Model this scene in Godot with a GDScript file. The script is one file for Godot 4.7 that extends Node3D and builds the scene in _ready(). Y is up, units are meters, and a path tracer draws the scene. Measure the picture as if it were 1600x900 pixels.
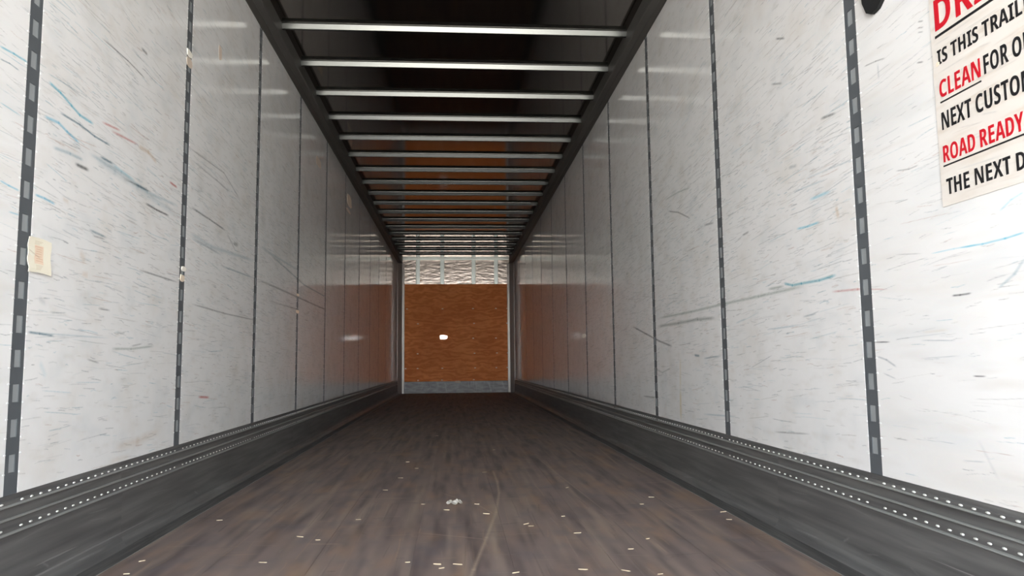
extends Node3D
# A dry van trailer seen from its open rear doors. Units are metres, y is up, the trailer runs along -z.
# Depths ("d") count from the camera's plane, so z = -d.

const HALF := 1.245          # half of the inner width
const FRONT := 15.93         # depth of the front wall
const REAR := -1.80          # depth of the open rear end (behind the camera)
const WALL_LOW := 0.300      # lower edge of the white panels
const WALL_HIGH := 2.85
const CEIL := 2.895
const JOINT_FIRST := 2.178   # depth of the first joint post
const JOINT_STEP := 1.2192
const BOW_FIRST := 4.790
const BOW_STEP := 0.6096

var used := {}
var mats := {}
var marks := {"L": [], "R": []}
var grit := FastNoiseLite.new()
var rng := RandomNumberGenerator.new()


func _ready() -> void:
	var cam := Camera3D.new()
	cam.name = "camera"
	cam.position = Vector3(-0.02, 0.65, 0.0)
	cam.rotation_order = EULER_ORDER_YXZ
	cam.rotation_degrees = Vector3(5.7037, -4.4304, -0.6399)
	cam.fov = 42.68
	cam.near = 0.05
	cam.far = 200.0
	add_child(cam)
	cam.current = true
	# overcast daylight that comes in through the open rear end
	var sky_mat := ProceduralSkyMaterial.new()
	sky_mat.sky_top_color = Color(0.68, 0.73, 0.785)
	sky_mat.sky_horizon_color = Color(0.955, 0.97, 0.985)
	sky_mat.sky_curve = 0.15
	sky_mat.ground_bottom_color = Color(0.74, 0.73, 0.71)
	sky_mat.ground_horizon_color = Color(0.84, 0.83, 0.81)
	var sky := Sky.new()
	sky.sky_material = sky_mat
	var env := Environment.new()
	env.background_mode = Environment.BG_SKY
	env.sky = sky
	env.background_energy_multiplier = 1.0
	env.tonemap_mode = Environment.TONE_MAPPER_LINEAR
	env.tonemap_exposure = 27.0
	env.sdfgi_enabled = true
	env.ssao_enabled = true
	env.ssil_enabled = true
	var world := WorldEnvironment.new()
	world.name = "daylight"
	world.environment = env
	add_child(world)

	grit.seed = 11
	grit.noise_type = FastNoiseLite.TYPE_SIMPLEX
	grit.frequency = 1.0
	rng.seed = 4711
	list_marks()
	make_materials()
	build_floor()
	build_wall("wall_left", -1, "L")
	build_wall("wall_right", 1, "R")
	build_scuff("baseboard_left", -1)
	build_scuff("baseboard_right", 1)
	build_ceiling()
	build_top_rail("trim_1", -1)
	build_top_rail("trim_2", 1)
	build_front()
	build_corner("trim_3", -1)
	build_corner("trim_4", 1)
	build_bows()
	build_sign()
	build_tag()
	build_tapes()
	build_flap()
	build_litter()


# ---------------------------------------------------------------- helpers
func numbered(called: String, parent: Node) -> String:
	var key := str(parent.get_instance_id()) + called
	var n: int = used.get(key, 0)
	used[key] = n + 1
	return called if n == 0 else "%s_%03d" % [called, n]


func obj(called: String, mesh: Mesh, mat: Material, parent: Node = self) -> MeshInstance3D:
	var o := MeshInstance3D.new()
	o.name = numbered(called, parent)
	o.mesh = mesh
	o.material_override = mat
	o.cast_shadow = GeometryInstance3D.SHADOW_CASTING_SETTING_ON
	parent.add_child(o, true)
	return o


func base(called: String, at := Vector3.ZERO) -> Node3D:
	var o := Node3D.new()
	o.name = numbered(called, self)
	o.position = at
	add_child(o, true)
	return o


func tag(o: Node, label: String, category: String, group := "", kind := "") -> void:
	o.set_meta("label", label)
	o.set_meta("category", category)
	if group != "":
		o.set_meta("group", group)
	if kind != "":
		o.set_meta("kind", kind)


func begin() -> SurfaceTool:
	var st := SurfaceTool.new()
	st.begin(Mesh.PRIMITIVE_TRIANGLES)
	return st


func put(st: SurfaceTool, p: Vector3, n: Vector3, uv: Vector2) -> void:
	st.set_normal(n)
	st.set_uv(uv)
	st.add_vertex(p)


func tri(st: SurfaceTool, a: Vector3, b: Vector3, c: Vector3, n: Vector3, ua := Vector2.ZERO, ub := Vector2.ZERO, uc := Vector2.ZERO) -> void:
	if (b - a).cross(c - a).dot(n) > 0.0:   # front faces run clockwise
		put(st, a, n, ua); put(st, c, n, uc); put(st, b, n, ub)
	else:
		put(st, a, n, ua); put(st, b, n, ub); put(st, c, n, uc)


func quad(st: SurfaceTool, a: Vector3, b: Vector3, c: Vector3, d: Vector3, n: Vector3, uvs := [Vector2.ZERO, Vector2.ZERO, Vector2.ZERO, Vector2.ZERO]) -> void:
	tri(st, a, b, c, n, uvs[0], uvs[1], uvs[2])
	tri(st, a, c, d, n, uvs[0], uvs[2], uvs[3])


# A box with chamfered edges.  uv_axis: the two world axes that give the UV (x = first, y = second), scaled by uv_scale.
func box(st: SurfaceTool, lo: Vector3, hi: Vector3, bevel := 0.0, uv_of = null) -> void:
	var mid := (lo + hi) * 0.5
	var half := (hi - lo) * 0.5
	var b := minf(bevel, minf(half.x, minf(half.y, half.z)) * 0.9)
	var at := func(sx: int, sy: int, sz: int, axis: int) -> Vector3:
		var p := Vector3(sx * (half.x - b), sy * (half.y - b), sz * (half.z - b))
		p[axis] += b * [sx, sy, sz][axis]
		return mid + p
	var uv := func(p: Vector3) -> Vector2:
		return uv_of.call(p) if uv_of != null else Vector2.ZERO
	for axis in 3:
		for s in [-1, 1]:
			var n := Vector3.ZERO
			n[axis] = s
			var q := []
			for k in [[-1, -1], [1, -1], [1, 1], [-1, 1]]:
				var c := [0, 0, 0]
				c[axis] = s
				c[(axis + 1) % 3] = k[0]
				c[(axis + 2) % 3] = k[1]
				q.append(at.call(c[0], c[1], c[2], axis))
			quad(st, q[0], q[1], q[2], q[3], n, [uv.call(q[0]), uv.call(q[1]), uv.call(q[2]), uv.call(q[3])])
	if b <= 0.0:
		return
	for axis in 3:
		var u := (axis + 1) % 3
		var v := (axis + 2) % 3
		for su in [-1, 1]:
			for sv in [-1, 1]:
				var n := Vector3.ZERO
				n[u] = su
				n[v] = sv
				var q := []
				for e in [[-1, u], [1, u], [1, v], [-1, v]]:
					var c := [0, 0, 0]
					c[axis] = e[0]
					c[u] = su
					c[v] = sv
					q.append(at.call(c[0], c[1], c[2], e[1]))
				quad(st, q[0], q[1], q[2], q[3], n.normalized(), [uv.call(q[0]), uv.call(q[1]), uv.call(q[2]), uv.call(q[3])])
	for sx in [-1, 1]:
		for sy in [-1, 1]:
			for sz in [-1, 1]:
				var a: Vector3 = at.call(sx, sy, sz, 0)
				tri(st, a, at.call(sx, sy, sz, 1), at.call(sx, sy, sz, 2), Vector3(sx, sy, sz).normalized(), uv.call(a), uv.call(a), uv.call(a))


func box_mesh(lo: Vector3, hi: Vector3, bevel := 0.0, uv_of = null) -> ArrayMesh:
	var st := begin()
	box(st, lo, hi, bevel, uv_of)
	return st.commit()


# A closed outline (in local x, y) drawn out along local z from z0 to z1, then placed by t.  UV: along the outline, along z.
func extrude(st: SurfaceTool, outline: PackedVector2Array, z0: float, z1: float, t := Transform3D.IDENTITY, uv_scale := Vector2.ONE) -> void:
	var n := outline.size()
	var area := 0.0
	for i in n:
		area += outline[i].cross(outline[(i + 1) % n])
	var turn := 1.0 if area > 0.0 else -1.0
	var run := 0.0
	for i in n:
		var p := outline[i]
		var q := outline[(i + 1) % n]
		var along := p.distance_to(q)
		if along < 1e-7:
			continue
		var nn := Vector3(q.y - p.y, p.x - q.x, 0.0).normalized() * turn
		var uva := run * uv_scale.x
		var uvb := (run + along) * uv_scale.x
		quad(st, t * Vector3(p.x, p.y, z0), t * Vector3(q.x, q.y, z0), t * Vector3(q.x, q.y, z1), t * Vector3(p.x, p.y, z1), (t.basis * nn).normalized(),
			[Vector2(uva, z0 * uv_scale.y), Vector2(uvb, z0 * uv_scale.y), Vector2(uvb, z1 * uv_scale.y), Vector2(uva, z1 * uv_scale.y)])
		run += along
	var idx := Geometry2D.triangulate_polygon(outline)
	for k in range(0, idx.size(), 3):
		for z in [z0, z1]:
			var nn := t.basis * Vector3(0, 0, -1.0 if (z == z0) == (z0 < z1) else 1.0)
			var a := outline[idx[k]]
			var b := outline[idx[k + 1]]
			var c := outline[idx[k + 2]]
			tri(st, t * Vector3(a.x, a.y, z), t * Vector3(b.x, b.y, z), t * Vector3(c.x, c.y, z), nn.normalized())


func dome(rx: float, ry: float, h: float) -> ArrayMesh:   # a low rivet head that faces +z
	var st := begin()
	var sides := 8
	for i in sides:
		var a := TAU * i / sides
		var b := TAU * (i + 1) / sides
		var p := [Vector3(cos(a) * rx, sin(a) * ry, 0), Vector3(cos(b) * rx, sin(b) * ry, 0), Vector3(cos(b) * rx * 0.7, sin(b) * ry * 0.7, h * 0.8), Vector3(cos(a) * rx * 0.7, sin(a) * ry * 0.7, h * 0.8)]
		var n := Vector3(cos((a + b) / 2), sin((a + b) / 2), 0.7).normalized()
		quad(st, p[0], p[1], p[2], p[3], n)
		tri(st, p[3], p[2], Vector3(0, 0, h), Vector3(n.x * 0.2, n.y * 0.2, 1).normalized())
	return st.commit()


func facing(side: int, at: Vector3) -> Transform3D:   # local +z looks into the trailer from a side wall, local x runs along it
	return Transform3D(Basis(Vector3(0, 0, side), Vector3.UP, Vector3(-side, 0, 0)), at)


# ---------------------------------------------------------------- materials
func plain(color: Color, rough: float, metal := 0.0, spec := 0.5) -> StandardMaterial3D:
	var m := StandardMaterial3D.new()
	m.albedo_color = color
	m.roughness = rough
	m.metallic = metal
	m.metallic_specular = spec
	return m


func blend_cloud(img: Image, color: Color, most: float, low: float, freq: Vector2, at_seed: int) -> void:   # soft stains, drawn small and enlarged
	var w := 128
	var h := 256
	var small := Image.create_empty(w, h, false, Image.FORMAT_RGBA8)
	var n := FastNoiseLite.new()
	n.seed = at_seed
	n.noise_type = FastNoiseLite.TYPE_SIMPLEX_SMOOTH
	n.frequency = 1.0
	n.fractal_octaves = 4
	for y in h:
		for x in w:
			var v := n.get_noise_2d(x * freq.x / w, y * freq.y / h) * 0.5 + 0.5
			small.set_pixel(x, y, Color(color.r, color.g, color.b, most * smoothstep(low, 1.0, v)))
	small.resize(img.get_width(), img.get_height(), Image.INTERPOLATE_CUBIC)
	img.blend_rect(small, Rect2i(0, 0, img.get_width(), img.get_height()), Vector2i.ZERO)


func stroke(img: Image, pts: PackedVector2Array, w: float, color: Color, strength: float, scratchy := 0.5) -> void:
	var iw := img.get_width()
	var ih := img.get_height()
	for i in pts.size() - 1:
		var a := pts[i]
		var b := pts[i + 1]
		var ab := b - a
		var l2 := maxf(ab.length_squared(), 0.01)
		var x0 := maxi(0, int(minf(a.x, b.x) - w))
		var x1 := mini(iw - 1, int(maxf(a.x, b.x) + w) + 1)
		var y0 := maxi(0, int(minf(a.y, b.y) - w))
		var y1 := mini(ih - 1, int(maxf(a.y, b.y) + w) + 1)
		for y in range(y0, y1 + 1):
			for x in range(x0, x1 + 1):
				var p := Vector2(x + 0.5, y + 0.5)
				var t := clampf((p - a).dot(ab) / l2, 0.0, 1.0)
				var dist := p.distance_to(a + ab * t)
				var f := clampf(1.1 - dist / (w * 0.5 + 0.35), 0.0, 1.0)
				if f <= 0.0:
					continue
				if i == 0:
					f *= minf(1.0, t * 4.0 + 0.15)
				if i == pts.size() - 2:
					f *= minf(1.0, (1.0 - t) * 4.0 + 0.15)
				if scratchy > 0.0:
					f *= 1.0 - scratchy * (0.5 + 0.5 * grit.get_noise_2d(x * 0.06, y * 0.55))
				var c := img.get_pixel(x, y)
				img.set_pixel(x, y, c.lerp(color, minf(1.0, f * strength)))


func mark(side: String, pts: Array, width: float, color: String, strength: float) -> void:
	marks[side].append([pts, width, Color(color), strength])


func panel_texture(side: String, d0: float, d1: float, w: int, h: int, density: float) -> ImageTexture:
	var img := Image.create_empty(w, h, false, Image.FORMAT_RGBA8)
	img.fill(Color(0.952, 0.943, 0.930))
	var s := rng.randi()
	blend_cloud(img, Color(0.84, 0.80, 0.75), 0.30, 0.45, Vector2(3, 8), s)
	blend_cloud(img, Color(0.78, 0.80, 0.81), 0.30, 0.5, Vector2(4, 14), s + 1)
	blend_cloud(img, Color(0.76, 0.71, 0.65), 0.22, 0.55, Vector2(7, 50), s + 2)
	var px := w / (d1 - d0)
	var py := h / (WALL_HIGH - WALL_LOW)
	var greys := [Color(0.45, 0.46, 0.47), Color(0.55, 0.55, 0.54), Color(0.36, 0.38, 0.40), Color(0.62, 0.60, 0.56), Color(0.50, 0.55, 0.58)]
	var tints := [Color(0.35, 0.52, 0.58), Color(0.42, 0.62, 0.70), Color(0.62, 0.45, 0.38), Color(0.97, 0.96, 0.94), Color(0.97, 0.96, 0.94)]
	for k in int(2300 * density):
		var y: float = rng.randfn(1.35, 0.55) if rng.randf() < 0.8 else rng.randf_range(WALL_LOW, WALL_HIGH)
		var d := rng.randf_range(d0 - 0.05, d1)
		var long := rng.randf_range(0.015, 0.07) if rng.randf() < 0.75 else rng.randf_range(0.06, 0.22)
		var rise := rng.randfn(-0.04, 0.06) * long + rng.randfn(0, 0.0015)
		var a := Vector2((d - d0) * px, (WALL_HIGH - y) * py)
		var b := Vector2((d + long - d0) * px, (WALL_HIGH - y - rise) * py)
		var c: Color = tints[rng.randi() % 5] if rng.randf() < 0.33 else greys[rng.randi() % 5]
		var m := (a + b) * 0.5 + Vector2(0, rng.randfn(0, 0.8))
		stroke(img, PackedVector2Array([a, m, b]), rng.randf_range(0.7, 2.0) * px / 640.0, c, rng.randf_range(0.08, 0.50), 0.7)
	for m in marks[side]:
		var pts := PackedVector2Array()
		var near := false
		for p in m[0]:
			pts.append(Vector2((p.x - d0) * px, (WALL_HIGH - p.y) * py))
			near = near or (p.x > d0 - 0.1 and p.x < d1 + 0.1)
		if near:
			stroke(img, pts, m[1] * px, m[2], m[3], 0.55)
	return ImageTexture.create_from_image(img)


func panel_material(tex: ImageTexture) -> StandardMaterial3D:
	var m := plain(Color(0.97, 0.97, 0.97), 0.115, 0.0, 0.47)
	m.albedo_texture = tex
	m.texture_repeat = false
	return m


func floor_texture() -> ImageTexture:
	var w := 1024
	var h := 2048
	var img := Image.create_empty(w, h, false, Image.FORMAT_RGBA8)
	img.fill(Color(0.47, 0.415, 0.39))
	blend_cloud(img, Color(0.29, 0.25, 0.245), 0.85, 0.36, Vector2(26, 9), 5)
	blend_cloud(img, Color(0.57, 0.51, 0.455), 0.85, 0.40, Vector2(44, 5), 6)
	blend_cloud(img, Color(0.58, 0.46, 0.36), 0.65, 0.45, Vector2(12, 12), 7)
	blend_cloud(img, Color(0.36, 0.34, 0.36), 0.60, 0.50, Vector2(9, 26), 8)
	for k in 1800:
		var a := Vector2(rng.randf() * w, rng.randf() * h)
		var along := rng.randf() < 0.7
		var go := Vector2(rng.randfn(0, 4), rng.randf_range(15, 130)) if along else Vector2(rng.randf_range(10, 70), rng.randfn(0, 3))
		var c: Color = [Color(0.56, 0.52, 0.47), Color(0.50, 0.46, 0.43), Color(0.26, 0.22, 0.21), Color(0.60, 0.50, 0.40)][rng.randi() % 4]
		stroke(img, PackedVector2Array([a, a + go * 0.5 + Vector2(rng.randfn(0, 1.5), 0), a + go]), rng.randf_range(1.0, 3.5), c, rng.randf_range(0.15, 0.6), 0.7)
	# the long curved scrape in the middle of the floor (x metres, depth)
	var pts := PackedVector2Array()
	for p in [Vector2(0.202, 4.52), Vector2(0.205, 4.1), Vector2(0.195, 3.75), Vector2(0.154, 3.28), Vector2(0.093, 2.82), Vector2(0.035, 2.40), Vector2(-0.02, 2.0)]:
		pts.append(Vector2((p.x + 1.137) / 2.274 * w, p.y / 8.0 * h))
	for q in [[Vector2(-0.534, 3.680), Vector2(-0.212, 3.669)], [Vector2(-0.174, 2.935), Vector2(0.103, 2.787)], [Vector2(0.953, 3.204), Vector2(1.144, 3.220)], [Vector2(0.357, 5.026), Vector2(0.514, 4.967)], [Vector2(-0.512, 5.451), Vector2(-0.234, 5.367)], [Vector2(0.955, 3.935), Vector2(1.139, 3.971)], [Vector2(-0.558, 2.802), Vector2(-0.430, 2.786)], [Vector2(1.060, 5.751), Vector2(0.986, 4.531)], [Vector2(0.523, 5.169), Vector2(0.633, 3.087)], [Vector2(0.690, 2.666), Vector2(0.693, 2.515)], [Vector2(-0.091, 3.792), Vector2(0.003, 3.605)], [Vector2(0.062, 3.517), Vector2(0.150, 3.216)], [Vector2(0.938, 3.739), Vector2(0.932, 3.179)]]:
		var e := PackedVector2Array()
		for p in q:
			e.append(Vector2((p.x + 1.137) / 2.274 * w, p.y / 8.0 * h))
		stroke(img, e, 4.0, Color(0.63, 0.56, 0.49), 0.65, 0.6)
	stroke(img, pts, 8.0, Color(0.64, 0.57, 0.49), 0.8, 0.5)
	return ImageTexture.create_from_image(img)


func plywood_texture() -> ImageTexture:
	var n := FastNoiseLite.new()
	n.seed = 3
	n.noise_type = FastNoiseLite.TYPE_SIMPLEX_SMOOTH
	n.frequency = 1.0
	n.fractal_octaves = 3
	var w := 768
	var h := 640
	var img := Image.create_empty(w, h, false, Image.FORMAT_RGBA8)
	for y in h:
		for x in w:
			var u := float(x) / w
			var v := float(y) / h
			var bend := n.get_noise_2d(u * 3.0, v * 5.0) * 0.05
			var rings := sin((v + bend) * 95.0 + n.get_noise_2d(u * 6.0 + 9.0, v * 14.0) * 5.0) * 0.5 + 0.5
			var fine := n.get_noise_2d(u * 9.0, v * 150.0) * 0.5 + 0.5
			var patch := n.get_noise_2d(u * 2.0 + 30.0, v * 3.0) * 0.5 + 0.5
			var c := Color(0.80, 0.43, 0.21).lerp(Color(0.99, 0.66, 0.40), clampf(rings * 0.45 + fine * 0.5, 0, 1))
			c = c.lerp(Color(0.68, 0.34, 0.17), patch * 0.45)
			img.set_pixel(x, y, c)
	return ImageTexture.create_from_image(img)


func streak_texture(low: Color, high: Color, w: int, h: int, across: float, along: float, at_seed: int) -> ImageTexture:
	var n := FastNoiseLite.new()
	n.seed = at_seed
	n.noise_type = FastNoiseLite.TYPE_SIMPLEX_SMOOTH
	n.frequency = 1.0
	n.fractal_octaves = 4
	var img := Image.create_empty(w, h, false, Image.FORMAT_RGBA8)
	for y in h:
		for x in w:
			img.set_pixel(x, y, low.lerp(high, clampf(0.5 + 0.9 * n.get_noise_2d(x * across / w, y * along / h), 0, 1)))
	for k in 70:
		var a := Vector2(rng.randf() * w, rng.randf() * h)
		stroke(img, PackedVector2Array([a, a + Vector2(rng.randfn(0, 5), rng.randf_range(6, 40))]), rng.randf_range(0.7, 2.2), high.lightened(0.35), rng.randf_range(0.15, 0.6), 0.6)
	return ImageTexture.create_from_image(img)


func wave_normal() -> NoiseTexture2D:
	var n := FastNoiseLite.new()
	n.seed = 21
	n.noise_type = FastNoiseLite.TYPE_SIMPLEX_SMOOTH
	n.frequency = 0.02
	n.fractal_octaves = 2
	var t := NoiseTexture2D.new()
	t.width = 256
	t.height = 256
	t.seamless = true
	t.noise = n
	t.as_normal_map = true
	t.bump_strength = 3.0
	return t


func make_materials() -> void:
	mats.floor = plain(Color(1, 1, 1), 0.62, 0.0, 0.38)
	mats.floor.albedo_texture = floor_texture()
	mats.gutter = plain(Color(1, 1, 1), 0.45)
	mats.gutter.albedo_texture = streak_texture(Color(0.23, 0.225, 0.22), Color(0.38, 0.37, 0.36), 128, 512, 14, 6, 31)
	mats.scuff = plain(Color(1, 1, 1), 0.42)
	mats.scuff.albedo_texture = streak_texture(Color(0.31, 0.305, 0.30), Color(0.41, 0.405, 0.395), 256, 512, 18, 4, 32)
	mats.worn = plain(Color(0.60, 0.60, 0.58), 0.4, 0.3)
	mats.scraped_and_highlight = plain(Color(0.50, 0.49, 0.48), 0.5)  # rail scrapes, and the highlight painted along the left cove
	mats.rivet = plain(Color(0.93, 0.93, 0.90), 0.3, 0.2)
	mats.stud = plain(Color(0.92, 0.92, 0.91), 0.3, 0.3)
	mats.post = plain(Color(0.335, 0.35, 0.36), 0.5)
	mats.slot = plain(Color(0.58, 0.595, 0.595), 0.5)
	mats.liner = plain(Color(0.5, 0.5, 0.5), 0.7)
	mats.rail = plain(Color(0.28, 0.27, 0.255), 0.6)
	mats.roof = plain(Color(0.55, 0.53, 0.51), 0.08, 1.0)
	mats.bow = plain(Color(0.365, 0.37, 0.36), 0.23, 0.9)
	mats.ply = plain(Color(1, 1, 1), 0.6, 0.0, 0.3)
	mats.ply.albedo_texture = plywood_texture()
	mats.foil = plain(Color(0.64, 0.595, 0.56), 0.26, 0.9)
	mats.foil.normal_enabled = true
	mats.foil.normal_texture = wave_normal()
	mats.foil.normal_scale = 0.4
	mats.foil.uv1_triplanar = true
	mats.foil.uv1_scale = Vector3(0.8, 2.5, 0.8)
	mats.rib = plain(Color(0.66, 0.68, 0.66), 0.36, 0.7)
	mats.kick = plain(Color(1, 1, 1), 0.45, 0.2)
	mats.kick.albedo_texture = streak_texture(Color(0.345, 0.335, 0.33), Color(0.475, 0.465, 0.46), 256, 64, 10, 8, 33)
	mats.corner = plain(Color(0.60, 0.57, 0.545), 0.42, 0.35)
	mats.paper = plain(Color(0.95, 0.93, 0.88), 0.7)
	mats.grey_paper = plain(Color(0.66, 0.64, 0.60), 0.8)
	mats.shiny_sticker = plain(Color(0.95, 0.94, 0.92), 0.38, 0.6)
	mats.cream = plain(Color(0.93, 0.86, 0.77), 0.7)
	mats.beige = plain(Color(0.82, 0.755, 0.69), 0.6)
	mats.red = plain(Color(0.78, 0.05, 0.13), 0.5)
	mats.ink = plain(Color(0.09, 0.09, 0.10), 0.5)
	mats.rubber = plain(Color(0.025, 0.025, 0.03), 0.8)
	mats.chip = plain(Color(0.76, 0.69, 0.58), 0.8)


# ---------------------------------------------------------------- the setting
func build_floor() -> void:
	var root := base("floor")
	tag(root, "worn dark brown hardwood trailer floor with black steel edges", "floor", "", "structure")
	var n := 7
	var w := 2.274 / n
	for k in n:
		var x0 := -1.137 + k * w + 0.0002
		var x1 := -1.137 + (k + 1) * w - 0.0002
		obj("plank", box_mesh(Vector3(x0, -0.03, -FRONT), Vector3(x1, 0.0, -REAR), 0.0006, func(p: Vector3) -> Vector2: return Vector2((p.x + 1.137) / 2.274, -p.z / 8.0)), mats.floor, root)
	for s in [-1, 1]:
		var st := begin()
		var uv := func(p: Vector3) -> Vector2: return Vector2(p.x * 4.0, p.z / 3.0)
		box(st, Vector3(minf(s * 1.139, s * 1.26), -0.03, -FRONT), Vector3(maxf(s * 1.139, s * 1.26), -0.003, -REAR), 0.001, uv)
		obj("edge_plate", st.commit(), mats.gutter, root)
		obj("worn_edge", box_mesh(Vector3(minf(s * 1.1372, s * 1.1388), -0.03, -FRONT), Vector3(maxf(s * 1.1372, s * 1.1388), 0.001, -REAR)), mats.worn, root)
	obj("underfloor", box_mesh(Vector3(-1.33, -0.09, -FRONT - 0.06), Vector3(1.33, -0.03, -REAR)), mats.liner, root)


func panel_mesh(side: int, d0: float, d1: float) -> ArrayMesh:
	var st := begin()
	var face := side * HALF
	var uv := func(p: Vector3) -> Vector2: return Vector2((-p.z - d0) / (d1 - d0), (WALL_HIGH - p.y) / (WALL_HIGH - WALL_LOW))
	box(st, Vector3(minf(face, face + side * 0.012), WALL_LOW, -d1), Vector3(maxf(face, face + side * 0.012), WALL_HIGH, -d0), 0.001, uv)
	return st.commit()


func post_mesh(side: int) -> ArrayMesh:   # a flat steel channel with a row of slots, its middle at z = 0
	var st := begin()
	var face := side * (HALF + 0.0004)
	var step := 0.0965
	var slots := int((WALL_HIGH - WALL_LOW) / step)
	var n := Vector3(-side, 0, 0)
	quad(st, Vector3(face, WALL_LOW, -0.034), Vector3(face, WALL_HIGH, -0.034), Vector3(face, WALL_HIGH, -0.0145), Vector3(face, WALL_LOW, -0.0145), n)
	quad(st, Vector3(face, WALL_LOW, 0.0145), Vector3(face, WALL_HIGH, 0.0145), Vector3(face, WALL_HIGH, 0.034), Vector3(face, WALL_LOW, 0.034), n)
	var y := WALL_LOW
	for k in slots + 1:
		var top := slot_y(k) if k < slots else WALL_HIGH
		quad(st, Vector3(face, y, -0.0145), Vector3(face, top, -0.0145), Vector3(face, top, 0.0145), Vector3(face, y, 0.0145), n)
		if k < slots:
			var up := top + 0.050
			var deep := face + side * 0.0018
			quad(st, Vector3(face, top, -0.0145), Vector3(face, top, 0.0145), Vector3(deep, top, 0.0145), Vector3(deep, top, -0.0145), Vector3(0, 1, 0))
			quad(st, Vector3(face, up, -0.0145), Vector3(face, up, 0.0145), Vector3(deep, up, 0.0145), Vector3(deep, up, -0.0145), Vector3(0, -1, 0))
			for e in [-1, 1]:
				quad(st, Vector3(face, top, e * 0.0145), Vector3(face, up, e * 0.0145), Vector3(deep, up, e * 0.0145), Vector3(deep, top, e * 0.0145), Vector3(0, 0, -e))
			y = up
	return st.commit()


func slot_y(k: int) -> float:
	return WALL_LOW + 0.0595 + k * 0.0965


func build_wall(called: String, side: int, key: String) -> void:
	var root := base(called)
	var which := "on the side with the printed red and black notice" if side > 0 else "opposite the printed notice, with a cream paper label on it"
	tag(root, "scuffed glossy white panel wall " + which, "wall", "", "structure")
	var far := [panel_material(panel_texture(key, 20.0, 21.16, 512, 1024, 0.5)), panel_material(panel_texture(key, 20.0, 21.16, 512, 1024, 0.35))]
	var joints := []
	var d := JOINT_FIRST
	while d < FRONT - 0.2:
		joints.append(d)
		d += JOINT_STEP
	for k in joints.size() + 1:
		var d0: float = REAR if k == 0 else joints[k - 1] + 0.0315
		var d1: float = FRONT if k == joints.size() else joints[k] - 0.0315
		var mat: StandardMaterial3D
		if k < 5:
			mat = panel_material(panel_texture(key, d0, d1, 1100 if k == 0 else 704, 1408, 1.7 if k == 0 else 1.0))
		else:
			mat = far[k % 2]
		obj("panel", panel_mesh(side, d0, d1), mat, root)
	var pm := post_mesh(side)
	var face := side * (HALF + 0.0019)
	var slot := box_mesh(Vector3(minf(face, face + side * 0.004), 0.0, -0.0135), Vector3(maxf(face, face + side * 0.004), 0.048, 0.0135), 0.0)
	var head := dome(0.0062, 0.0032, 0.0018)
	var count := int((WALL_HIGH - WALL_LOW) / 0.0965)
	for k in joints.size():
		var p := obj("joint_post", pm, mats.post, root)
		p.position = Vector3(0, 0, -joints[k])
		if k < 3:
			for j in count:
				obj("slot", slot, mats.slot, p).position = Vector3(0, slot_y(j) + 0.001, 0)
		elif k < 9:
			var st := begin()
			for j in count:
				st.append_from(slot, 0, Transform3D(Basis.IDENTITY, Vector3(0, slot_y(j) + 0.001, 0)))
			obj("slots", st.commit(), mats.slot, p).set_meta("kind", "stuff")
		if k < 7:
			var st := begin()
			for j in count:
				for y in [slot_y(j) - 0.001, slot_y(j) + 0.051]:
					for e in [-0.0370, 0.0370]:
						st.append_from(head, 0, facing(side, Vector3(side * HALF, y, e)))
			obj("rivets", st.commit(), mats.stud, p).set_meta("kind", "stuff")
	var b := side * (HALF + 0.012)
	obj("outer_skin", box_mesh(Vector3(minf(b, b + side * 0.05), -0.05, -FRONT - 0.06), Vector3(maxf(b, b + side * 0.05), CEIL + 0.05, -REAR)), mats.liner, root)


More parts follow.
